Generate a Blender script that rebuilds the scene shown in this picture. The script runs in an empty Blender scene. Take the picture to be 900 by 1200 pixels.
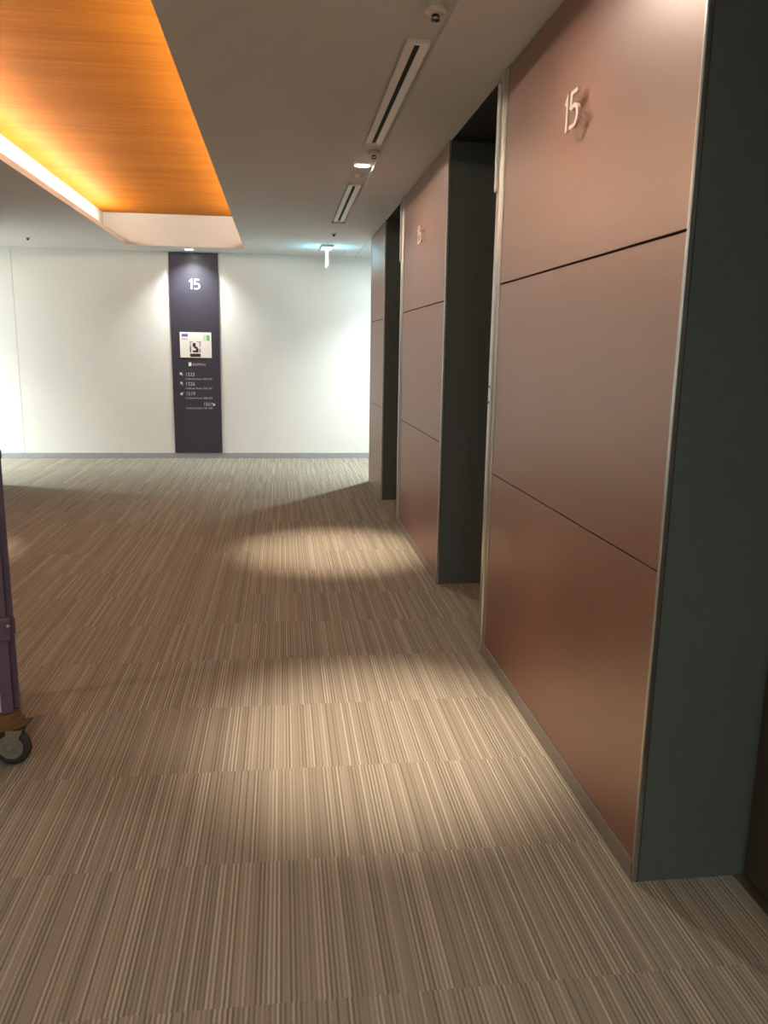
import bpy, bmesh, math, random
from mathutils import Vector, Matrix
PI = math.pi
S = bpy.context.scene
COL = S.collection

# ------------------------------------------------------------------ helpers
def lnk(o, parent=None):
    COL.objects.link(o)
    if parent is not None:
        o.parent = parent
    return o

def tag(o, label=None, cat=None, group=None, kind=None):
    if label: o['label'] = label
    if cat: o['category'] = cat
    if group: o['group'] = group
    if kind: o['kind'] = kind
    return o

def thing(name, label, cat, loc=(0, 0, 0), rotz=0.0, group=None):
    o = bpy.data.objects.new(name, None)
    o.empty_display_size = 0.05
    o.location = loc
    o.rotation_euler = (0, 0, rotz)
    lnk(o)
    return tag(o, label, cat, group)

def add_box(bm, x0, x1, y0, y1, z0, z1, bevel=0.0, seg=2):
    vs = [bm.verts.new((x, y, z)) for x in (x0, x1) for y in (y0, y1) for z in (z0, z1)]
    idx = [(0, 1, 3, 2), (4, 6, 7, 5), (0, 4, 5, 1), (2, 3, 7, 6), (0, 2, 6, 4), (1, 5, 7, 3)]
    fs = [bm.faces.new([vs[i] for i in f]) for f in idx]
    if bevel > 0:
        es = list({e for f in fs for e in f.edges})
        bmesh.ops.bevel(bm, geom=es, offset=bevel, segments=seg, profile=0.5, affect='EDGES', clamp_overlap=True)

def add_lathe(bm, prof, c=(0, 0, 0), n=32, axis='Z'):
    """prof: list of (r, h) revolved about an axis through c."""
    def P(r, h, a):
        u, v = r * math.cos(a), r * math.sin(a)
        if axis == 'Z': q = (u, v, h)
        elif axis == 'Y': q = (u, h, v)
        else: q = (h, u, v)
        return (c[0] + q[0], c[1] + q[1], c[2] + q[2])
    rings = []
    for r, h in prof:
        if r < 1e-6:
            rings.append([bm.verts.new(P(0, h, 0))])
        else:
            rings.append([bm.verts.new(P(r, h, 2 * PI * i / n)) for i in range(n)])
    for a, b in zip(rings[:-1], rings[1:]):
        if len(a) == 1 and len(b) == 1: continue
        for i in range(n):
            j = (i + 1) % n
            if len(a) == 1: bm.faces.new((a[0], b[i], b[j]))
            elif len(b) == 1: bm.faces.new((a[i], b[0], a[j]))
            else: bm.faces.new((a[i], b[i], b[j], a[j]))

def add_prism(bm, pts, axis, h0, h1):
    """closed outline pts (2D) extruded along axis 'X','Y' or 'Z' from h0 to h1."""
    def P(p, h):
        if axis == 'Z': return (p[0], p[1], h)
        if axis == 'Y': return (p[0], h, p[1])
        return (h, p[0], p[1])
    a = [bm.verts.new(P(p, h0)) for p in pts]
    b = [bm.verts.new(P(p, h1)) for p in pts]
    n = len(pts)
    bm.faces.new(a); bm.faces.new(b)
    for i in range(n):
        j = (i + 1) % n
        bm.faces.new((a[i], a[j], b[j], b[i]))

def add_stroke(bm, pts, w, frame, t0, t1):
    """2D polyline thickened to width w; frame(u, v, t) -> 3D point; t is the thickness direction."""
    n = len(pts)
    L, R = [], []
    for i in range(n):
        p = Vector(pts[i])
        if i == 0: d = (Vector(pts[1]) - p).normalized(); nrm = Vector((-d.y, d.x)); k = 1
        elif i == n - 1: d = (p - Vector(pts[i - 1])).normalized(); nrm = Vector((-d.y, d.x)); k = 1
        else:
            d1 = (p - Vector(pts[i - 1])).normalized(); d2 = (Vector(pts[i + 1]) - p).normalized()
            d = (d1 + d2).normalized(); nrm = Vector((-d.y, d.x)); k = 1 / max(0.45, d.dot(d1))
        L.append(p + nrm * w / 2 * k); R.append(p - nrm * w / 2 * k)
    q = []
    for l, r in zip(L, R):
        q.append([bm.verts.new(frame(l.x, l.y, t0)), bm.verts.new(frame(r.x, r.y, t0)),
                  bm.verts.new(frame(r.x, r.y, t1)), bm.verts.new(frame(l.x, l.y, t1))])
    for a, b in zip(q[:-1], q[1:]):
        for i in range(4):
            j = (i + 1) % 4
            bm.faces.new((a[i], a[j], b[j], b[i]))
    bm.faces.new(q[0]); bm.faces.new(q[-1])

def obj(name, bm, mat, parent=None, smooth=False, loc=None):
    bmesh.ops.recalc_face_normals(bm, faces=bm.faces[:])
    me = bpy.data.meshes.new(name)
    bm.to_mesh(me); bm.free()
    me.materials.append(mat)
    if smooth:
        for p in me.polygons: p.use_smooth = True
        try: me.set_sharp_from_angle(angle=math.radians(35))
        except Exception: pass
    o = bpy.data.objects.new(name, me)
    if loc: o.location = loc
    return lnk(o, parent)

def box(name, mat, parent, *a, bevel=0.0):
    bm = bmesh.new(); add_box(bm, *a, bevel=bevel)
    return obj(name, bm, mat, parent)

def text_mesh(body, size, align='LEFT', extrude=0.0006):
    cu = bpy.data.curves.new('lettering', 'FONT')
    cu.body = body; cu.size = size; cu.align_x = align; cu.extrude = extrude
    cu.resolution_u = 3
    to = bpy.data.objects.new('lettering', cu)
    COL.objects.link(to)
    bpy.context.view_layer.update()
    dg = bpy.context.evaluated_depsgraph_get()
    me = bpy.data.meshes.new_from_object(to.evaluated_get(dg))
    bpy.data.objects.remove(to)
    bpy.data.curves.remove(cu)
    return me

def text(name, body, size, mat, parent, x, z, y, align='LEFT', width=None):
    """lettering on a surface facing -Y (read by someone looking along +Y)"""
    me = text_mesh(body, size, align)
    sx = 1.0
    if width:
        xs = [v.co.x for v in me.vertices]
        sx = width / (max(xs) - min(xs))
    me.transform(Matrix.Translation((x, y, z)) @ Matrix.Rotation(PI / 2, 4, 'X') @ Matrix.Diagonal((sx, 1, 1, 1)))
    me.materials.clear(); me.materials.append(mat)
    o = bpy.data.objects.new(name, me)
    return lnk(o, parent)

# ---------------------------------------------------------------- materials
def new_mat(name):
    m = bpy.data.materials.new(name); m.use_nodes = True
    nt = m.node_tree
    return m, nt, nt.nodes['Principled BSDF']

def N(nt, typ, **kw):
    n = nt.nodes.new(typ)
    for k, v in kw.items(): setattr(n, k, v)
    return n

def math_node(nt, op, a, b=None):
    n = N(nt, 'ShaderNodeMath', operation=op)
    for i, v in enumerate((a, b)):
        if v is None: continue
        if isinstance(v, (int, float)): n.inputs[i].default_value = v
        else: nt.links.new(v, n.inputs[i])
    return n.outputs[0]

def plain(name, col, rough=0.5, metal=0.0, spec=0.5, var=0.06, scale=30.0, bump=0.0, coat=0.0):
    """plain colour with a faint procedural mottling so nothing is dead flat"""
    m, nt, b = new_mat(name)
    tc = N(nt, 'ShaderNodeTexCoord')
    no = N(nt, 'ShaderNodeTexNoise'); no.inputs['Scale'].default_value = scale; no.inputs['Detail'].default_value = 4
    nt.links.new(tc.outputs['Object'], no.inputs['Vector'])
    r = N(nt, 'ShaderNodeValToRGB')
    r.color_ramp.elements[0].position = 0.3; r.color_ramp.elements[1].position = 0.7
    r.color_ramp.elements[0].color = tuple(c * (1 - var) for c in col) + (1,)
    r.color_ramp.elements[1].color = tuple(min(1, c * (1 + var)) for c in col) + (1,)
    nt.links.new(no.outputs['Fac'], r.inputs['Fac'])
    nt.links.new(r.outputs['Color'], b.inputs['Base Color'])
    b.inputs['Roughness'].default_value = rough
    b.inputs['Metallic'].default_value = metal
    b.inputs['Specular IOR Level'].default_value = spec
    b.inputs['Coat Weight'].default_value = coat
    if bump:
        bp = N(nt, 'ShaderNodeBump'); bp.inputs['Strength'].default_value = bump; bp.inputs['Distance'].default_value = 0.001
        nt.links.new(no.outputs['Fac'], bp.inputs['Height']); nt.links.new(bp.outputs['Normal'], b.inputs['Normal'])
    return m

def emit(name, col, strength):
    m, nt, b = new_mat(name)
    b.inputs['Base Color'].default_value = (0.8, 0.8, 0.8, 1)
    b.inputs['Emission Color'].default_value = tuple(col) + (1,)
    b.inputs['Emission Strength'].default_value = strength
    return m

def carpet_mat():
    m, nt, b = new_mat('striped_carpet')
    g = N(nt, 'ShaderNodeNewGeometry')
    sp = N(nt, 'ShaderNodeSeparateXYZ'); nt.links.new(g.outputs['Position'], sp.inputs[0])
    row = math_node(nt, 'FLOOR', math_node(nt, 'MULTIPLY', math_node(nt, 'ADD', sp.outputs['Y'], 19.99), 2.0))
    colm = math_node(nt, 'FLOOR', math_node(nt, 'MULTIPLY', math_node(nt, 'ADD', sp.outputs['X'], 20.2), 2.0))
    wn = N(nt, 'ShaderNodeTexWhiteNoise', noise_dimensions='2D')
    cb = N(nt, 'ShaderNodeCombineXYZ'); nt.links.new(row, cb.inputs[0]); nt.links.new(colm, cb.inputs[1])
    nt.links.new(cb.outputs[0], wn.inputs['Vector'])
    seed = math_node(nt, 'MULTIPLY', math_node(nt, 'FLOOR', math_node(nt, 'MULTIPLY', wn.outputs['Value'], 12.0)), 41.3)
    # slightly irregular yarn lines running along Y
    wob = N(nt, 'ShaderNodeTexNoise'); wob.inputs['Scale'].default_value = 60; wob.inputs['Detail'].default_value = 2
    nt.links.new(g.outputs['Position'], wob.inputs['Vector'])
    xw = math_node(nt, 'ADD', sp.outputs['X'], math_node(nt, 'MULTIPLY', math_node(nt, 'SUBTRACT', wob.outputs['Fac'], 0.5), 0.0016))
    xs = math_node(nt, 'ADD', math_node(nt, 'MULTIPLY', xw, 1 / 0.0056), seed)
    cell = math_node(nt, 'FLOOR', xs)
    s1 = N(nt, 'ShaderNodeTexWhiteNoise', noise_dimensions='1D'); nt.links.new(cell, s1.inputs['W'])
    par = math_node(nt, 'ABSOLUTE', math_node(nt, 'MODULO', cell, 2.0))
    n2 = N(nt, 'ShaderNodeTexNoise', noise_dimensions='1D'); n2.inputs['Scale'].default_value = 0.12; n2.inputs['Detail'].default_value = 2
    nt.links.new(xs, n2.inputs['W'])
    pile = N(nt, 'ShaderNodeTexNoise'); pile.inputs['Scale'].default_value = 330; pile.inputs['Detail'].default_value = 2
    nt.links.new(g.outputs['Position'], pile.inputs['Vector'])
    v = math_node(nt, 'ADD', math_node(nt, 'MULTIPLY', s1.outputs['Value'], 0.40), math_node(nt, 'MULTIPLY', n2.outputs['Fac'], 0.14))
    v = math_node(nt, 'ADD', v, math_node(nt, 'ADD', math_node(nt, 'MULTIPLY', par, 0.34), 0.05))
    v = math_node(nt, 'ADD', v, math_node(nt, 'MULTIPLY', math_node(nt, 'SUBTRACT', pile.outputs['Fac'], 0.5), 0.6))
    r = N(nt, 'ShaderNodeValToRGB')
    el = r.color_ramp.elements
    el[0].position = 0.08; el[0].color = (0.155, 0.140, 0.111, 1)
    el[1].position = 0.96; el[1].color = (0.49, 0.453, 0.37, 1)
    e = el.new(0.36); e.color = (0.240, 0.220, 0.177, 1)
    e = el.new(0.66); e.color = (0.305, 0.282, 0.228, 1)
    nt.links.new(v, r.inputs['Fac'])
    nt.links.new(r.outputs['Color'], b.inputs['Base Color'])
    b.inputs['Roughness'].default_value = 0.95
    b.inputs['Specular IOR Level'].default_value = 0.1
    bp = N(nt, 'ShaderNodeBump'); bp.inputs['Strength'].default_value = 0.5; bp.inputs['Distance'].default_value = 0.002
    nt.links.new(v, bp.inputs['Height']); nt.links.new(bp.outputs['Normal'], b.inputs['Normal'])
    return m

def grain_mat(name, dark, mid, light, stretch, rough, coat=0.0, metal=0.0, spec=0.5, bump=0.05, gloss=None):
    """fine directional grain: 'stretch' scales the coordinates (small = long streaks)"""
    m, nt, b = new_mat(name)
    g = N(nt, 'ShaderNodeNewGeometry')
    mp = N(nt, 'ShaderNodeMapping'); mp.inputs['Scale'].default_value = stretch
    nt.links.new(g.outputs['Position'], mp.inputs['Vector'])
    n1 = N(nt, 'ShaderNodeTexNoise'); n1.inputs['Scale'].default_value = 1.0; n1.inputs['Detail'].default_value = 6; n1.inputs['Roughness'].default_value = 0.65
    nt.links.new(mp.outputs[0], n1.inputs['Vector'])
    n2 = N(nt, 'ShaderNodeTexNoise'); n2.inputs['Scale'].default_value = 0.18; n2.inputs['Detail'].default_value = 3
    nt.links.new(mp.outputs[0], n2.inputs['Vector'])
    v = math_node(nt, 'ADD', math_node(nt, 'MULTIPLY', n1.outputs['Fac'], 0.65), math_node(nt, 'MULTIPLY', n2.outputs['Fac'], 0.35))
    r = N(nt, 'ShaderNodeValToRGB'); el = r.color_ramp.elements
    el[0].position = 0.30; el[0].color = dark + (1,)
    el[1].position = 0.70; el[1].color = light + (1,)
    e = el.new(0.5); e.color = mid + (1,)
    nt.links.new(v, r.inputs['Fac']); nt.links.new(r.outputs['Color'], b.inputs['Base Color'])
    b.inputs['Roughness'].default_value = rough
    b.inputs['Metallic'].default_value = metal
    b.inputs['Specular IOR Level'].default_value = spec
    b.inputs['Coat Weight'].default_value = coat
    b.inputs['Coat Roughness'].default_value = 0.3
    bp = N(nt, 'ShaderNodeBump'); bp.inputs['Strength'].default_value = bump; bp.inputs['Distance'].default_value = 0.001
    nt.links.new(v, bp.inputs['Height']); nt.links.new(bp.outputs['Normal'], b.inputs['Normal'])
    if gloss:          # a satin metallic lustre over the brown ground
        gl = N(nt, 'ShaderNodeBsdfGlossy'); gl.inputs['Color'].default_value = gloss[1] + (1,); gl.inputs['Roughness'].default_value = gloss[2]
        nt.links.new(bp.outputs['Normal'], gl.inputs['Normal'])
        mx = N(nt, 'ShaderNodeMixShader'); mx.inputs[0].default_value = gloss[0]
        nt.links.new(b.outputs[0], mx.inputs[1]); nt.links.new(gl.outputs[0], mx.inputs[2])
        nt.links.new(mx.outputs[0], nt.nodes['Material Output'].inputs['Surface'])
    return m

M = {
    'carpet': carpet_mat(),
    'ceiling': plain('ceiling_paint', (0.66, 0.66, 0.655), 0.85, var=0.015, scale=8),
    'wall': plain('wall_paint', (0.79, 0.80, 0.78), 0.75, var=0.012, scale=5),
    'plaster': plain('coffer_plaster', (0.46, 0.46, 0.46), 0.8, var=0.012, scale=5),
    'panel': grain_mat('copper_brown_panel', (0.125, 0.029, 0.0095), (0.142, 0.033, 0.0115), (0.160, 0.038, 0.014), (40, 3.5, 260), 0.5, spec=0.3, gloss=(0.35, (0.80, 0.68, 0.62), 0.38)),
    'wood': grain_mat('coffer_wood', (0.265, 0.082, 0.0030), (0.355, 0.117, 0.0060), (0.450, 0.162, 0.013), (1.1, 26, 26), 0.65, spec=0.06),
    'reveal': plain('reveal_grey', (0.092, 0.104, 0.098), 0.42, var=0.05),
    'soffit': plain('soffit_black', (0.015, 0.015, 0.015), 0.6),
    'door': grain_mat('door_bronze', (0.085, 0.070, 0.050), (0.095, 0.078, 0.056), (0.105, 0.087, 0.062), (40, 300, 3), 0.4, metal=0.5),
    'steel': grain_mat('brushed_steel', (0.55, 0.53, 0.50), (0.57, 0.55, 0.52), (0.59, 0.57, 0.54), (200, 200, 2), 0.32, metal=1.0),
    'plinth': grain_mat('plinth_steel', (0.33, 0.31, 0.29), (0.36, 0.34, 0.32), (0.40, 0.38, 0.36), (60, 3, 120), 0.42, metal=0.75),
    'base': plain('baseboard_grey', (0.36, 0.37, 0.40), 0.5),
    'joint': plain('joint_black', (0.012, 0.009, 0.008), 0.8),
    'chrome': plain('satin_metal', (0.80, 0.72, 0.64), 0.42, metal=0.85, var=0.03),
    'board': plain('sign_board', (0.044, 0.041, 0.060), 0.4, var=0.03, scale=12),
    'white': plain('white_lettering', (0.85, 0.85, 0.83), 0.5),
    'greylet': plain('grey_lettering', (0.62, 0.61, 0.62), 0.5),
    'paper': plain('white_paper', (0.82, 0.79, 0.74), 0.6, var=0.02),
    'blue': plain('print_blue', (0.09, 0.12, 0.50), 0.6),
    'lilac': plain('print_lilac', (0.55, 0.46, 0.60), 0.6),
    'green': plain('print_green', (0.22, 0.42, 0.17), 0.6),
    'palegreen': plain('print_pale_green', (0.56, 0.66, 0.47), 0.6),
    'pink': plain('print_pink', (0.60, 0.16, 0.25), 0.6),
    'ink': plain('print_black', (0.035, 0.03, 0.035), 0.6),
    'greyprint': plain('print_grey', (0.40, 0.36, 0.38), 0.6),
    'dif': plain('diffuser_white', (0.92, 0.91, 0.88), 0.45, var=0.02),
    'slot': plain('slot_black', (0.006, 0.006, 0.006), 0.8),
    'offwhite': plain('device_white', (0.70, 0.66, 0.56), 0.4),
    'darkmetal': plain('dark_metal', (0.06, 0.05, 0.045), 0.35, metal=0.8),
    'purple': plain('purple_coating', (0.120, 0.082, 0.130), 0.42, var=0.12, scale=60),
    'purple_dark': plain('purple_dark', (0.035, 0.02, 0.045), 0.5),
    'deck': grain_mat('deck_wood', (0.10, 0.042, 0.012), (0.17, 0.078, 0.024), (0.25, 0.125, 0.042), (6, 6, 190), 0.45, bump=0.3),
    'rubber': plain('grey_rubber', (0.035, 0.031, 0.026), 0.75, var=0.15, scale=80),
    'zinc': plain('zinc_steel', (0.46, 0.46, 0.42), 0.36, metal=0.9, var=0.08, scale=60),
    'lens': plain('acrylic_lens', (0.72, 0.70, 0.64), 0.18, var=0.01),
    'plastic': plain('clear_white_plastic', (0.75, 0.8, 0.8), 0.3),
    'led': emit('led_warm', (1.0, 0.85, 0.66), 30.0),
    'lamp': emit('lamp_warm', (1.0, 0.87, 0.74), 45.0),
    'coollamp': emit('lamp_neutral', (0.88, 0.98, 0.97), 1300.0),
    'backlamp': emit('lamp_behind', (0.84, 1.0, 0.95), 850.0),
    'signlamp': emit('lamp_sign', (0.93, 0.96, 1.0), 32.0),
    'exitglow': emit('exit_glow', (0.28, 0.80, 1.0), 8.0),
}

# ------------------------------------------------------------------ measures
W, H = 0.9286, 2.5375             # right wall plane, ceiling height
YF = 10.462                       # far wall
LW = -3.10                        # left wall plane
RD = 0.305                        # depth of the elevator recesses
P = [(1.8193, 3.5399), (4.6358, 6.3595), (7.4420, 8.5402)]   # the three piers
YB = -3.2                         # wall behind the camera
XL, XR = -8.0, 4.5                # ends of the cross corridor

# ------------------------------------------------------------------- setting
bm = bmesh.new(); add_box(bm, XL, XR, YB, YF, -0.12, 0.0)
tag(obj('floor', bm, M['carpet']), 'carpet tiles with fine taupe and brown stripes', kind='structure')

CX0, CX1, CY0, CY1 = -1.7443, -0.4237, 0.2, 9.9134     # coffer opening
WX0, WX1, WZ = -2.0001, -0.168, 2.8877                 # wood panel inside it
GX0, GX1, GZ = 0.462, 0.592, H + 0.024                 # service groove
GY0, GY1 = -1.5, 7.745
GL0, GL1 = -2.76, -2.63                                # mirrored groove on the left
bm = bmesh.new()
TOP = H + 0.46
xs = sorted([XL, GL0, GL1, CX0 - 0.075, CX1 + 0.075, GX0, GX1, XR])
ys = sorted([YB, GY0, CY0, GY1, CY1, YF])
def kind_of(x, y):
    if CX0 - 0.075 < x < CX1 + 0.075 and CY0 < y < CY1: return 'coffer'
    if (GX0 < x < GX1 or GL0 < x < GL1) and GY0 < y < GY1: return 'groove'
    return 'flat'
for i in range(len(xs) - 1):
    for j in range(len(ys) - 1):
        k = kind_of((xs[i] + xs[i + 1]) / 2, (ys[j] + ys[j + 1]) / 2)
        if k == 'coffer': continue
        z0 = H if k == 'flat' else GZ
        add_box(bm, xs[i], xs[i + 1], ys[j], ys[j + 1], z0, H + 0.03)
tag(obj('ceiling', bm, M['ceiling']), 'flat pale ceiling with a long raised coffer', kind='structure')
# coffer rim: slanted lips, troughs, cove walls and end faces in white plaster
bm = bmesh.new()
LIP = 0.085
for sgn, xe, xw in ((-1, CX0, WX0), (1, CX1, WX1)):
    pts = [(xe, H), (xe + sgn * 0.055, H + LIP), (xe + sgn * 0.067, H + LIP), (xe + sgn * 0.067, H + 0.031),
           (xw, H + 0.031), (xw, WZ), (xw + sgn * 0.03, WZ), (xw + sgn * 0.03, H + 0.0295), (xe + sgn * 0.075, H + 0.0295), (xe + sgn * 0.075, H)]
    add_prism(bm, pts, 'Y', CY0, CY1)
add_box(bm, WX0, WX1, CY1 - 0.006, CY1 + 0.03, H + 0.031, WZ)
add_box(bm, CX0 - 0.0745, CX1 + 0.0745, CY1 - 0.006, CY1, H + 0.0003, H + 0.031)
add_box(bm, WX0, WX1, CY0 - 0.03, CY0 + 0.006, H + 0.031, WZ)
rim = tag(obj('trim_1', bm, M['plaster']), 'white plaster rim of the ceiling coffer', kind='structure')
rim.data.materials.append(M['ceiling'])                # the flat strip level with the ceiling has the ceiling's paint
for f in rim.data.polygons:
    if abs(f.normal.z) > 0.95 and f.center.z < H + 0.002: f.material_index = 1
bm = bmesh.new(); add_box(bm, WX0 - 0.02, WX1 + 0.02, CY0 - 0.02, CY1 + 0.02, WZ, WZ + 0.03)
tag(obj('coffer_panel', bm, M['wood']), 'orange-brown wood veneer panel filling the raised ceiling coffer', 'ceiling panel')

# far wall, with the vertical joint near its left end
bm = bmesh.new()
add_box(bm, XL, -3.206, YF, YF + 0.12, 0, H + 0.03)
add_box(bm, -3.200, XR, YF, YF + 0.12, 0, H + 0.03)
add_box(bm, -3.206, -3.200, YF + 0.008, YF + 0.12, 0, H + 0.03)
tag(obj('wall_far', bm, M['wall']), 'pale far wall with one thin vertical joint', kind='structure')
bm = bmesh.new(); add_box(bm, XL, XR, YF - 0.008, YF, 0, 0.066, bevel=0.002)
tag(obj('baseboard_far', bm, M['base']), 'low grey baseboard', kind='structure')
bm = bmesh.new(); add_box(bm, XL - 0.12, XL, P[2][1], YF, 0, H)
tag(obj('wall_left_end', bm, M['wall']), kind='structure')
bm = bmesh.new(); add_box(bm, XR, XR + 0.12, P[2][1], YF, 0, H)
tag(obj('wall_right_end', bm, M['wall']), kind='structure')
bm = bmesh.new(); add_box(bm, XL, XR, YB - 0.12, YB, 0, H)
tag(obj('wall_back', bm, M['wall']), kind='structure')
bm = bmesh.new(); add_box(bm, LW - 1.5, LW, YB, P[2][1], 0, H)
tag(obj('wall_left', bm, M['panel']), kind='structure')
bm = bmesh.new(); add_box(bm, XL, LW - 1.5, P[2][1] - 0.12, P[2][1], 0, H)
tag(obj('wall_left_return', bm, M['wall']), kind='structure')

# right wall: the dark piers between recesses (the cladding sits on them)
CL = 0.014                                            # cladding thickness
blocks = [(YB, 0.7293)] + P
bm = bmesh.new()
for y0, y1 in blocks:
    add_box(bm, W + CL, W + RD + 0.05, y0, y1, 0, H)
add_box(bm, W + RD + 0.06, W + RD + 0.14, YB, P[2][1], 0, H)
tag(obj('wall_right', bm, M['reveal']), 'dark grey reveals of the elevator recesses', kind='structure')
bm = bmesh.new(); add_box(bm, W + RD + 0.14, XR, P[2][1] - 0.1, P[2][1], 0, H)
tag(obj('wall_right_return', bm, M['wall']), kind='structure')
bm = bmesh.new()
for (a, b) in ((0.7293, P[0][0]), (P[0][1], P[1][0]), (P[1][1], P[2][0])):
    add_box(bm, W + 0.012, W + RD, a, b, H - 0.004, H - 0.0005)
tag(obj('trim_2', bm, M['soffit']), 'black soffit strips over the elevator recesses', kind='structure')

# elevator doors at the back of the recesses: two leaves each
dl = [(0.7293, P[0][0]), (P[0][1], P[1][0]), (P[1][1], P[2][0])]
for n, (a, b) in enumerate(dl):
    d = bpy.data.objects.new('door_%d' % (n + 1), None); lnk(d); d.location = (W + RD, (a + b) / 2, 0)
    tag(d, 'dark bronze elevator door of two sliding leaves', kind='structure')
    h = (b - a) / 2
    for y0, y1 in ((-h + 0.004, -0.0015), (0.0015, h - 0.004)):
        box('door_leaf', M['door'], d, 0.012, 0.05, y0, y1, 0.006, H - 0.012, bevel=0.002)
    box('door_sill', M['steel'], d, -0.02, 0.04, -h + 0.004, h - 0.004, 0.0, 0.005)

# ------------------------------------------------------- cladding of the piers
J1, J2 = 1.682, 0.8664
PZ = 0.058
def pier(y0, y1, label, trim_far, far_w):
    t = thing('pier_cladding', label, 'wall panel', (W, (y0 + y1) / 2, 0))
    a, b = y0 - (y0 + y1) / 2, y1 - (y0 + y1) / 2
    n0 = a + 0.013
    n1 = b - far_w
    for z0, z1 in ((PZ, J2 - 0.0022), (J2 + 0.0022, J1 - 0.0035), (J1 + 0.0035, H - 0.010)):
        box('panel', M['panel'], t, 0.0, CL - 0.003, n0 + 0.001, n1 - 0.001, z0, z1, bevel=0.001)
    box('backing', M['joint'], t, CL - 0.003, CL, a, b, 0.0, H)
    box('plinth', M['plinth'], t, -0.004, CL - 0.003, a + 0.002, n1, 0.0, PZ - 0.001, bevel=0.001)
    # slim polished corner trim at the near edge
    bm = bmesh.new(); add_prism(bm, [(-0.004, a), (-0.004, a + 0.007), (-0.001, a + 0.0115), (CL - 0.003, a + 0.0115), (CL - 0.003, a - 0.001), (0.0, a - 0.001)], 'Z', 0.006, H)
    obj('corner_trim', bm, M['steel'], t)
    if trim_far:
        # wide folded steel jamb at the far edge: flat land + raised outer band
        bm = bmesh.new()
        add_prism(bm, [(-0.003, n1), (-0.003, b - 0.048), (-0.010, b - 0.044), (-0.010, b - 0.002), (-0.008, b), (CL - 0.003, b), (CL - 0.003, n1)], 'Z', 0.004, H - 0.002)
        j = obj('jamb_trim', bm, M['steel'], t)
        return t, j, (y0 + y1) / 2
    bm = bmesh.new()
    add_prism(bm, [(-0.004, n1), (-0.004, b - 0.004), (0.0, b + 0.001), (CL - 0.003, b + 0.001), (CL - 0.003, n1)], 'Z', 0.004, H - 0.002)
    obj('corner_trim', bm, M['steel'], t)
    return t, None, (y0 + y1) / 2

t1, j1, m1 = pier(*P[0], 'nearest copper-brown elevator pier, three stacked panels beside the camera', True, 0.092)
t2, j2, m2 = pier(*P[1], 'middle copper-brown elevator pier between the two open dark recesses', True, 0.092)
t3, j3, m3 = pier(*P[2], 'farthest narrow copper-brown elevator pier at the corridor corner', False, 0.012)
pier(YB + 0.002, 0.7293, 'copper-brown elevator pier behind the camera position', True, 0.092)
# two little key switches on the nearest jamb
for zc in (1.247, 1.178):
    bm = bmesh.new(); add_lathe(bm, [(0.0055, -0.010), (0.0055, -0.0125), (0.004, -0.0135), (0, -0.0135)], (0, 3.517 - m1, zc), 16, axis='X')
    ks = obj('key_switch', bm, M['darkmetal'], j1, smooth=True)

# hall lanterns: slim acrylic bars on the jambs
for i, ((y0, y1), lab) in enumerate(zip(P[:2], ('slim pale acrylic lantern strip high on the nearest steel jamb',
                                               'slim pale acrylic lantern strip on the middle pier jamb'))):
    t = thing('hall_lantern', lab, 'indicator light', (W - 0.010, y1 - 0.012, 2.28), group='hall lanterns on the jambs')
    bm = bmesh.new(); add_box(bm, -0.012, 0.001, -0.014, 0.012, -0.208, 0.208, bevel=0.004, seg=3)
    obj('lens', bm, M['lens'], t, smooth=True)
    box('end_cap', M['steel'], t, -0.011, 0.0, -0.0135, 0.0115, -0.214, -0.2075, bevel=0.001)
    box('end_cap', M['steel'], t, -0.011, 0.0, -0.0135, 0.0115, 0.2075, 0.214, bevel=0.001)

# raised metal floor numbers "15" on stand-off pins
def arc(cx, cy, rx, ry, a0, a1, n):
    return [(cx + rx * math.cos(math.radians(a0 + (a1 - a0) * i / n)), cy + ry * math.sin(math.radians(a0 + (a1 - a0) * i / n))) for i in range(n + 1)]
def floor_number(y, z, lab):
    t = thing('floor_number', lab, 'number', (W, y, z), group='raised floor numbers')
    K = 0.82
    KU = 1.3
    fr = lambda u, v, k: (k, -u * KU, v * K)
    T0, T1 = -0.032, -0.023
    w = 0.0150
    bm = bmesh.new()
    add_stroke(bm, [(-0.030, 0.066 - 0.032), (-0.0165, 0.066 - 0.006), (-0.0165, -0.066)], w, fr, T0, T1)
    d1 = obj('digit', bm, M['chrome'], t)
    bm = bmesh.new()
    pts = [(0.052, 0.060), (0.012, 0.060), (0.0085, 0.008)]
    add_stroke(bm, pts, w, fr, T0, T1)
    add_stroke(bm, [(0.0085, 0.008)] + arc(0.030, -0.024, 0.0245, 0.036, 118, -100, 14) + [(0.004, -0.058)], w, fr, T0, T1)
    d2 = obj('digit', bm, M['chrome'], t)
    for (u, v, d) in ((-0.0165, 0.04, d1), (-0.0165, -0.045, d1), (0.0105, 0.04, d2), (0.046, -0.045, d2)):
        bm = bmesh.new(); add_lathe(bm, [(0.002, T1 - 0.001), (0.002, 0.0)], (0, -u * KU, v * K), 10, axis='X')
        obj('pin', bm, M['chrome'], d)
floor_number(2.60, 2.136, 'large raised metal 15 on the nearest brown elevator pier')
floor_number(5.42, 2.138, 'smaller-looking raised metal 15 on the middle elevator pier')

# ------------------------------------------------------------- directory sign
SL, SR = -1.3624, -0.7694
YS = YF - 0.02
t = thing('directory_sign', 'tall dark violet directory board with floor number and room list on far wall', 'sign', ((SL + SR) / 2, YF, 0.066))
cx = (SL + SR) / 2
box('board', M['board'], t, SL - cx, SR - cx, -0.02, 0.0, 0.003, H - 0.078 + 0.005, bevel=0.002)
def sx(x): return x - cx
def sz(z): return z - 0.066
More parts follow.
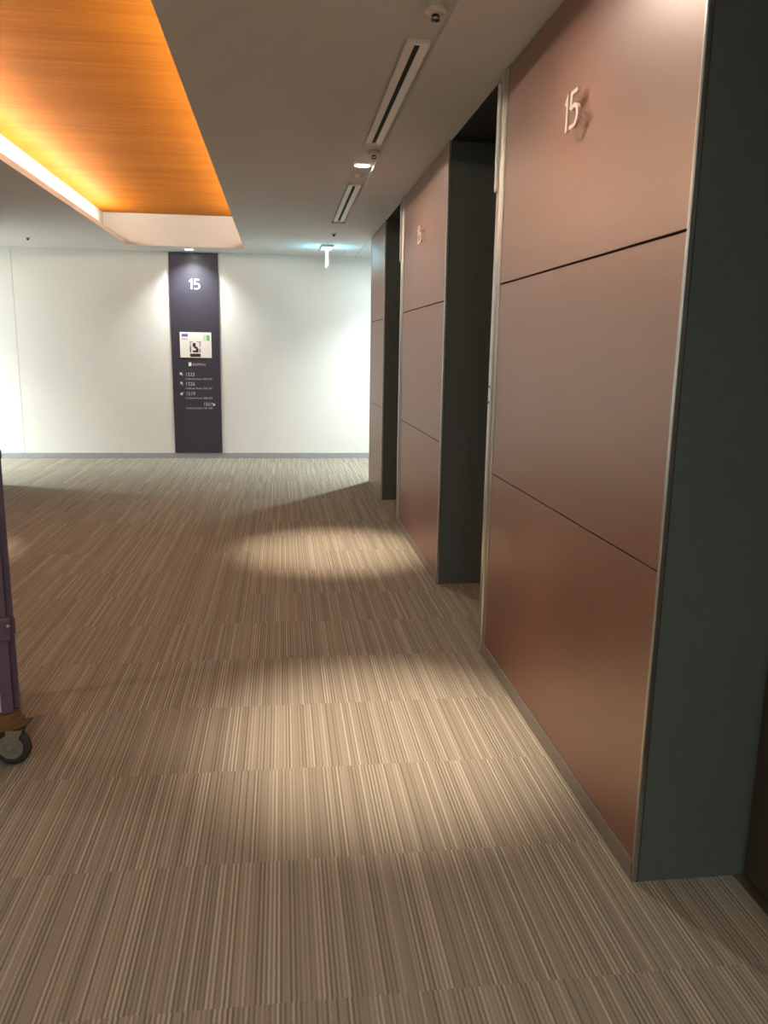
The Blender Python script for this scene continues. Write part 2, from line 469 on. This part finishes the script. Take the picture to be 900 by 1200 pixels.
# big "15": the drawn digits
fr = lambda u, v, k: (u, k, v)
bm = bmesh.new()
zc = 2.160; x1 = sx(-1.094)
add_stroke(bm, [(x1 - 0.026, sz(zc) + 0.032), (x1, sz(zc) + 0.053), (x1, sz(zc) - 0.06)], 0.017, fr, -0.026, -0.0202)
x5 = sx(-1.062)
add_stroke(bm, [(x5 + 0.058, sz(zc) + 0.0525), (x5 + 0.008, sz(zc) + 0.0525), (x5 + 0.005, sz(zc) + 0.002)] +
           [(x5 + 0.03, sz(zc) + 0.006)] + arc(x5 + 0.030, sz(zc) - 0.0245, 0.033, 0.031, 60, -80, 9) + [(x5 + 0.0, sz(zc) - 0.053)], 0.016, fr, -0.026, -0.0202)
o = obj('number', bm, M['white'], t); o['label'] = 'white floor number 15'
yt = -0.0206
def arrow(u, v, ang, s=0.030):
    bm = bmesh.new()
    c, d = math.cos(math.radians(ang)), math.sin(math.radians(ang))
    R = lambda p: (u + p[0] * c - p[1] * d, v + p[0] * d + p[1] * c)
    add_stroke(bm, [R((-s, 0)), R((s, 0))], 0.009, fr, -0.0212, -0.0202)
    add_stroke(bm, [R((s * 0.15, s * 0.8)), R((s, 0)), R((s * 0.15, -s * 0.8))], 0.009, fr, -0.0214, -0.0202)
    return obj('arrow', bm, M['white'], t)
# header: small door icon + word
zh = 1.166
bm = bmesh.new(); add_box(bm, sx(-1.160), sx(-1.126), -0.0214, -0.0202, sz(zh) - 0.002, sz(zh) + 0.044, bevel=0.0)
obj('icon', bm, M['white'], t)
text('header_text', 'RECEPTION', 0.040, M['greylet'], t, sx(-1.112), sz(zh) + 0.004, yt, width=0.155)
rows = [(1.040, '1525', 'Conference Room 1524-1522', 135), (0.922, '1526', 'Conference Room 1526-1507', 120), (0.800, '1519', 'Conference Room 1508-1518', 225)]
for z, big, small, ang in rows:
    arrow(sx(-1.252), sz(z) + 0.022, ang, 0.022)
    text('room_number', big, 0.062, M['greylet'], t, sx(-1.208), sz(z), yt, width=0.105)
    text('room_text', small, 0.032, M['greylet'], t, sx(-1.210), sz(z) - 0.045, yt, width=0.33)
text('room_number', '1501', 0.062, M['greylet'], t, sx(-0.992), sz(0.668), yt, width=0.085)
arrow(sx(-0.868), sz(0.668) + 0.022, -45, 0.022)
text('room_text', 'Conference Room 1501-1503', 0.032, M['greylet'], t, sx(-1.210), sz(0.668) - 0.040, yt, width=0.33)

# notice on the sign
NX0, NX1, NZ0, NZ1 = -1.258, -0.872, 1.268, 1.580
nt_ = thing('notice', 'white printed notice with blue and green marks on the dark board', 'notice', ((NX0 + NX1) / 2, YF - 0.0205, (NZ0 + NZ1) / 2))
ncx, ncz = (NX0 + NX1) / 2, (NZ0 + NZ1) / 2
nw, nh = NX1 - NX0, NZ1 - NZ0
box('sheet', M['paper'], nt_, -nw / 2, nw / 2, -0.006, 0.0, -nh / 2, nh / 2, bevel=0.001)
def npr(name, mat, u0, u1, v0, v1, d=0.0005):      # u, v in 0..1 from the sheet's top left
    return box(name, mat, nt_, -nw / 2 + u0 * nw, -nw / 2 + u1 * nw, -0.006 - d, -0.0058, nh / 2 - v1 * nh, nh / 2 - v0 * nh)
npr('blue_mark', M['blue'], 0.065, 0.255, 0.07, 0.175)
npr('caption', M['lilac'], 0.06, 0.255, 0.245, 0.30)
npr('green_mark', M['green'], 0.86, 0.945, 0.10, 0.325)
npr('green_mark', M['palegreen'], 0.75, 0.86, 0.10, 0.325)
bm = bmesh.new()
def nb(u0, u1, v0, v1):
    add_box(bm, -nw / 2 + u0 * nw, -nw / 2 + u1 * nw, -0.0066, -0.0058, nh / 2 - v1 * nh, nh / 2 - v0 * nh)
nb(0.40, 0.50, 0.42, 0.57); nb(0.44, 0.56, 0.57, 0.63); nb(0.50, 0.58, 0.63, 0.78); nb(0.40, 0.58, 0.71, 0.79)
nb(0.53, 0.67, 0.365, 0.385); nb(0.31, 0.41, 0.365, 0.385)
obj('plan_drawing', bm, M['ink'], nt_)
npr('plan_wall', M['greyprint'], 0.31, 0.35, 0.39, 0.57)
npr('plan_wall', M['greyprint'], 0.61, 0.66, 0.39, 0.57)
npr('plan_blue', M['blue'], 0.305, 0.352, 0.57, 0.79)
npr('plan_pink', M['pink'], 0.595, 0.655, 0.64, 0.79)
npr('caption_bar', M['ink'], 0.315, 0.645, 0.835, 0.97)

# -------------------------------------------------------- ceiling fittings
def diffuser(ya, yb, lab):
    yc = (ya + yb) / 2; L = (yb - ya) / 2
    t = thing('air_diffuser', lab, 'air vent', ((GX0 + GX1) / 2 + 0.003, yc, GZ - 0.006), group='slot diffusers in the ceiling groove')
    hw, sw = 0.047, 0.011
    bm = bmesh.new()
    for s in (-1, 1):
        add_prism(bm, [(s * hw, 0.0058), (s * hw, -0.006), (s * (hw - 0.004), -0.008), (s * (sw + 0.003), -0.006), (s * sw, -0.004), (s * sw, 0.0058)], 'Y', -L, L)
    for s in (-1, 1):
        add_box(bm, -hw + 0.001, hw - 0.001, s * L - (0.02 if s > 0 else 0.002), s * L + (0.02 if s < 0 else 0.002), -0.0090, 0.0057)
    obj('frame', bm, M['dif'], t)
    box('slot', M['slot'], t, -sw, sw, -L + 0.02, L - 0.02, -0.001, 0.003)
diffuser(3.30, 4.86, 'longer white slot air diffuser, nearest in the ceiling groove')
diffuser(6.04, 7.715, 'farther white slot air diffuser before the groove end')

def sprinkler(x, y, z, lab, s=1.0):
    t = thing('sprinkler', lab, 'sprinkler', (x, y, z), group='ceiling sprinklers')
    bm = bmesh.new(); add_lathe(bm, [(0, GZ - z), (0.033 * s, GZ - z), (0.034 * s, -0.001), (0.038 * s, -0.004), (0.037 * s, -0.014), (0.030 * s, -0.019), (0.016 * s, -0.020), (0, -0.020)], n=32)
    obj('escutcheon', bm, M['offwhite'], t, smooth=True)
    bm = bmesh.new()
    add_lathe(bm, [(0, -0.020), (0.010, -0.020), (0.010, -0.024), (0.006, -0.026), (0, -0.026)], n=16)
    for k in (-1, 1):
        add_box(bm, k * 0.0115 - 0.002, k * 0.0115 + 0.002, -0.003, 0.003, -0.039, -0.022)
    obj('frame_arm', bm, M['darkmetal'], t)
    bm = bmesh.new(); add_lathe(bm, [(0, -0.037), (0.0155, -0.038), (0.0155, -0.040), (0.006, -0.042), (0, -0.0425)], n=16)
    obj('deflector', bm, M['darkmetal'], t, smooth=True)
    bm = bmesh.new(); add_lathe(bm, [(0, -0.026), (0.003, -0.026), (0.0035, -0.032), (0.003, -0.037), (0, -0.037)], n=10)
    obj('bulb', bm, M['chrome'], t, smooth=True)
sprinkler(0.535, 2.985, H + 0.014, 'white-ringed ceiling sprinkler nearest the camera, before the longer diffuser')
sprinkler(0.556, 5.06, H + 0.018, 'ceiling sprinkler just in front of the lit downlight in the groove')
bm = bmesh.new()
def small_sensor(x, y, lab):
    t = thing('ceiling_sensor', lab, 'sensor', (x, y, H))
    bm = bmesh.new(); add_lathe(bm, [(0, 0), (0.028, 0), (0.028, -0.006), (0.022, -0.010), (0, -0.010)], n=24)
    obj('base', bm, M['ceiling'], t, smooth=True)
    bm = bmesh.new(); add_lathe(bm, [(0.013, -0.010), (0.012, -0.024), (0.008, -0.030), (0, -0.032)], n=16)
    obj('head', bm, M['darkmetal'], t, smooth=True)
small_sensor(0.53, 8.40, 'tiny dark ceiling sensor between groove end and exit sign')
small_sensor(-2.72, 9.50, 'tiny dark ceiling sensor at far left near the far wall')
# emergency plate with two little lenses, right behind the downlight
t = thing('emergency_light', 'small ceiling plate with two pale lenses behind the lit downlight', 'light', (0.517, 5.72, GZ))
box('plate', M['white'], t, -0.045, 0.045, -0.035, 0.035, -0.012, 0.0, bevel=0.003)
for s in (-1, 1):
    bm = bmesh.new(); add_lathe(bm, [(0.014, -0.012), (0.013, -0.018), (0.007, -0.022), (0, -0.023)], (s * 0.028, -0.01, 0), 16)
    obj('lens', bm, M['lens'], t, smooth=True)

def spot(x, y, z, energy, col, ang, blend, tx=0.0, ty=0.0, r=0.03):
    l = bpy.data.lights.new('downlight_beam', 'SPOT')
    l.energy = energy; l.color = col; l.spot_size = math.radians(ang); l.spot_blend = blend; l.shadow_soft_size = r
    o = bpy.data.objects.new('downlight_beam', l); lnk(o)
    o.location = (x, y, z)
    o.rotation_euler = Vector((tx, ty, -1)).to_track_quat('-Z', 'Y').to_euler()
    return o

def downlight(x, y, z, mat, lab, r=0.040, group=None, dome=0.004):
    t = thing('downlight', lab, 'light', (x, y, z), group=group)
    bm = bmesh.new(); add_lathe(bm, [(r + 0.002, 0.0), (r + 0.011, 0.0), (r + 0.011, -0.004), (r + 0.007, -0.006), (r + 0.002, -0.004), (r + 0.002, 0.0)], n=40)
    obj('ring', bm, M['dif'], t, smooth=True)
    bm = bmesh.new(); add_lathe(bm, [(0, -0.0005), (r, -0.0005)] + [(r * math.cos(math.radians(a)), -0.0015 - dome * math.sin(math.radians(a))) for a in range(0, 90, 15)] + [(0, -0.0015 - dome)], n=40)
    obj('lens', bm, mat, t, smooth=False)
    return t
WARM = (1.0, 0.79, 0.60)
WHITE = (1.0, 0.86, 0.74)
for gx in ((GX0 + GX1) / 2, (GL0 + GL1) / 2):
    for y in (-0.2, 2.64, 5.45):
        right = gx > 0
        if right and y > 5: lab = 'lit round downlight in the right ceiling groove between two diffusers'
        else: lab = 'round downlight in the %s ceiling groove, %s' % ('right' if right else 'left', 'behind the camera' if y < 0 else ('above the nearest pier' if (right and y < 5) else 'out of frame'))
        downlight(gx, y, GZ, M['lamp'], lab, r=0.042, group='groove downlights', dome=0.003)
        sg = 1 if right else -1
        spot(gx, y, GZ - 0.014, 222, WARM, 37, 1.0, -0.062 * sg, 0.03)
        spot(gx, y, GZ - 0.014, 17, WHITE, 150, 0.9, 0, 0, 0.018)           # the open part of the beam
NEUT = (0.90, 0.98, 0.96)
for x, y, lab, e in ((1.54, 9.39, 'round downlight in the cross corridor, right of the corner', 0.42),
                     (-5.2, 9.40, 'round downlight in the cross corridor, beyond the left corner', 1.3)):
    downlight(x, y, H, M['coollamp'], lab, r=0.05 * math.sqrt(e))
    spot(x, y, H - 0.012, 500 * e, NEUT, 126, 0.9)
t = downlight(-1.08, 10.14, H, M['signlamp'], 'bright small downlight in the ceiling directly above the dark sign', r=0.045)
spot(-1.08, 10.14, H - 0.012, 62, (0.94, 1.0, 0.96), 118, 1.0, 0.0, 0.25)
for x, y in ((0.0, -2.4), (-2.2, -2.4)):
    downlight(x, y, H, M['backlamp'], 'round downlight behind the camera near the back wall', r=0.05, group='back wall downlights')

# LED strips lying in the two coves
for sgn, xe, xw, lab in ((-1, CX0, WX0, 'warm glowing light strip in the left cove of the coffer'), (1, CX1, WX1, 'warm glowing light strip in the right cove of the coffer')):
    xc = xe + sgn * 0.175
    t = thing('cove_light', lab, 'light', (xc, 0, H + 0.031), group='cove light strips')
    box('channel', M['dif'], t, -0.022, 0.022, CY0 + 0.05, CY1 - 0.15, 0.0005, 0.072, bevel=0.002)
    L = 1.17; y = CY0 + 0.06
    while y + L < CY1 - 0.14:
        bm = bmesh.new(); add_box(bm, -0.015, 0.015, y + 0.01, y + L - 0.03, 0.072, 0.106, bevel=0.004)
        obj('tube', bm, M['led'], t)
        y += L

# exit sign seen edge-on
t = thing('exit_sign', 'glowing cyan exit sign panel hanging edge-on from the ceiling near the far wall', 'sign', (0.52, 9.48, H))
box('housing', M['offwhite'], t, -0.066, 0.066, -0.17, 0.17, -0.022, 0.0, bevel=0.004)
box('panel_core', M['plastic'], t, -0.006, 0.006, -0.15, 0.15, -0.222, -0.021, bevel=0.003)
box('glow_face', M['exitglow'], t, -0.0075, -0.0061, -0.145, 0.145, -0.215, -0.026)
box('glow_face', M['exitglow'], t, 0.0061, 0.0075, -0.145, 0.145, -0.215, -0.026)
box('end_strip', M['exitglow'], t, -0.005, 0.005, -0.1515, -0.1502, -0.215, -0.03)

# ceiling hatch outline at far right
t = thing('ceiling_hatch', 'square flush ceiling access hatch with thin outline near the far right corner', 'hatch', (0.53, 9.95, H))
bm = bmesh.new()
q = 0.225
for a in ((-q, q, -q, -q + 0.006), (-q, q, q - 0.006, q), (-q, -q + 0.006, -q + 0.006, q - 0.006), (q - 0.006, q, -q + 0.006, q - 0.006)):
    add_box(bm, *a, -0.0025, 0.0)
obj('rim', bm, M['base'], t)
box('lid', M['ceiling'], t, -q + 0.007, q - 0.007, -q + 0.007, q - 0.007, -0.002, 0.0)
bm = bmesh.new(); add_box(bm, W - 0.006, W, P[2][1], YF - 0.002, H - 0.0025, H - 0.0002)
tag(obj('trim_3', bm, M['base']), 'thin grey ceiling joint', kind='structure')

# ------------------------------------------------------------------- trolley
s_dir = Vector((-0.345, 0.9386, 0)); ang = math.atan2(s_dir.y, s_dir.x) - PI / 2
t = thing('trolley', 'purple framed trolley with wooden deck and grey caster at left edge', 'trolley', (-0.883, 2.60, 0), ang)
# local axes: +y runs back along the side, -x runs left along the front
bm = bmesh.new()
def rrect(x0, x1, y0, y1, r, n=5):
    pts = []
    for cx_, cy_, a in ((x1 - r, y1 - r, 0), (x0 + r, y1 - r, 90), (x0 + r, y0 + r, 180), (x1 - r, y0 + r, 270)):
        pts += arc(cx_, cy_, r, r, a, a + 90, n)
    return pts
LX, LY = -0.50, 0.62
add_prism(bm, rrect(LX, 0.018, -0.02, LY, 0.030), 'Z', 0.150, 0.170)
add_prism(bm, rrect(LX - 0.003, 0.022, -0.023, LY + 0.003, 0.032), 'Z', 0.1705, 0.190)
add_prism(bm, rrect(LX + 0.004, 0.014, -0.014, LY - 0.004, 0.028), 'Z', 0.1905, 0.204)
obj('deck', bm, M['deck'], t)
def make_caster(cx_, cy_, yaw):
    # mounting plate + swivel head is the caster itself; fork, tyre and hub are its pieces
    bm = bmesh.new()
    add_box(bm, -0.040, 0.040, -0.040, 0.040, 0.1455, 0.1495, bevel=0.001)
    add_lathe(bm, [(0, 0.145), (0.030, 0.145), (0.032, 0.140), (0.030, 0.134), (0.022, 0.131), (0, 0.131)], n=24)
    c = obj('caster', bm, M['darkmetal'], t, loc=(cx_, cy_, 0))
    c.rotation_euler = (0, 0, yaw)
    R, ax = 0.066, -0.022          # wheel radius, trail
    bm = bmesh.new()
    prof = [(0.042, -0.014), (0.056, -0.015), (R - 0.004, -0.011), (R, -0.005), (R, 0.005), (R - 0.004, 0.011), (0.056, 0.015), (0.042, 0.014)]
    add_lathe(bm, prof + [prof[0]], (ax, 0, R), 40, axis='Y')
    obj('tyre', bm, M['rubber'], c, smooth=True)
    bm = bmesh.new()
    add_lathe(bm, [(0, -0.019), (0.010, -0.019), (0.014, -0.0155), (0.032, -0.013), (0.040, -0.0155), (0.0425, -0.015), (0.0425, 0.015), (0.040, 0.0155), (0.032, 0.013), (0.014, 0.0155), (0.010, 0.019), (0, 0.019)], (ax, 0, R), 36, axis='Y')
    obj('hub', bm, M['zinc'], c, smooth=True)
    bm = bmesh.new()
    for s in (-1, 1):
        pts = [(-0.030, 0.133), (0.026, 0.133), (0.020, 0.118), (ax + 0.016, R + 0.006), (ax + 0.010, R - 0.012), (ax - 0.010, R - 0.012), (ax - 0.015, R + 0.006)]
        add_prism(bm, pts, 'Y', s * 0.0225 - 0.0012, s * 0.0225 + 0.0012)
    add_box(bm, -0.030, 0.026, -0.0237, 0.0237, 0.1315, 0.134)
    obj('fork', bm, M['zinc'], c)
    bm = bmesh.new(); add_lathe(bm, [(0, -0.030), (0.006, -0.030), (0.007, -0.0285), (0.007, -0.0245), (0.003, -0.0235), (0.003, 0.0235), (0.007, 0.0245), (0.007, 0.0285), (0.006, 0.030), (0, 0.030)], (ax, 0, R), 12, axis='Y')
    obj('axle_bolt', bm, M['zinc'], c)
make_caster(-0.002, 0.036, math.radians(-26))
make_caster(LX + 0.06, 0.04, math.radians(-30))
make_caster(-0.05, LY - 0.06, math.radians(15))
make_caster(LX + 0.06, LY - 0.06, math.radians(10))
# corner posts and side frames
box('post', M['purple'], t, -0.046, -0.009, -0.006, 0.016, 0.2045, 1.42, bevel=0.004)
box('post', M['purple'], t, -0.010, 0.0135, 0.024, 0.046, 0.2045, 1.42, bevel=0.004)
box('post_web', M['purple_dark'], t, -0.034, -0.012, 0.0165, 0.0235, 0.2045, 1.42)
bm = bmesh.new()
add_box(bm, -0.050, 0.000, -0.014, 0.020, 0.455, 0.535, bevel=0.006)
add_box(bm, -0.014, 0.0175, 0.018, 0.050, 0.465, 0.525, bevel=0.006)
lt = obj('latch', bm, M['purple'], t)
bm = bmesh.new(); add_lathe(bm, [(0.006, -0.014), (0.006, -0.019), (0.003, -0.021), (0, -0.021)], (-0.006, 0, 0.508), 14, axis='Y')
obj('rivet', bm, M['zinc'], lt, smooth=True)
bm = bmesh.new(); add_box(bm, -0.049, -0.005, -0.012, 0.020, 1.045, 1.075, bevel=0.005); add_box(bm, -0.013, 0.016, 0.018, 0.049, 1.045, 1.075, bevel=0.005)
obj('clamp', bm, M['purple'], t)
for px in (LX + 0.03,):
    box('post', M['purple'], t, px - 0.018, px + 0.018, -0.006, 0.016, 0.2045, 1.42, bevel=0.004)
box('post', M['purple'], t, -0.040, -0.008, LY - 0.03, LY - 0.008, 0.2045, 1.42, bevel=0.004)
box('post', M['purple'], t, LX + 0.012, LX + 0.048, LY - 0.03, LY - 0.008, 0.2045, 1.42, bevel=0.004)
for z in (0.96, 1.405):
    box('rail', M['purple'], t, LX + 0.049, -0.039, -0.003, 0.013, z, z + 0.03, bevel=0.003)
    box('rail', M['purple'], t, LX + 0.049, -0.041, LY - 0.027, LY - 0.011, z, z + 0.03, bevel=0.003)
box('panel', M['paper'], t, LX + 0.05, -0.0395, 0.018, 0.022, 0.2045, 1.40)

# -------------------------------------------------------------------- camera
F_PX, YAW, PITCH, ROLL = 936.908379, 0.128086981, -0.199845645, 0.0161021272
cy, sy, cp, sp = math.cos(YAW), math.sin(YAW), math.cos(PITCH), math.sin(PITCH)
Fv = Vector((sy * cp, cy * cp, sp)); Rv = Vector((cy, -sy, 0)); Uv = Rv.cross(Fv)
R2 = Rv * math.cos(ROLL) + Uv * math.sin(ROLL)
U2 = Uv * math.cos(ROLL) - Rv * math.sin(ROLL)
cam = bpy.data.cameras.new('camera')
cam.sensor_fit = 'HORIZONTAL'; cam.sensor_width = 36.0; cam.lens = F_PX / 900 * 36.0
cam.clip_start = 0.02
co = bpy.data.objects.new('camera', cam); lnk(co)
B = -Fv
co.matrix_world = Matrix(((R2.x, U2.x, B.x, 0), (R2.y, U2.y, B.y, 0), (R2.z, U2.z, B.z, 1.4), (0, 0, 0, 1)))
S.camera = co

w = bpy.data.worlds.new('world'); S.world = w; w.use_nodes = True
w.node_tree.nodes['Background'].inputs[0].default_value = (0.5, 0.5, 0.5, 1)
w.node_tree.nodes['Background'].inputs[1].default_value = 0.0

vs = S.view_settings
S.display_settings.display_device = 'sRGB'
vs.view_transform = 'Standard'; vs.look = 'None'; vs.exposure = 1.0; vs.gamma = 1.0
vs.use_curve_mapping = False
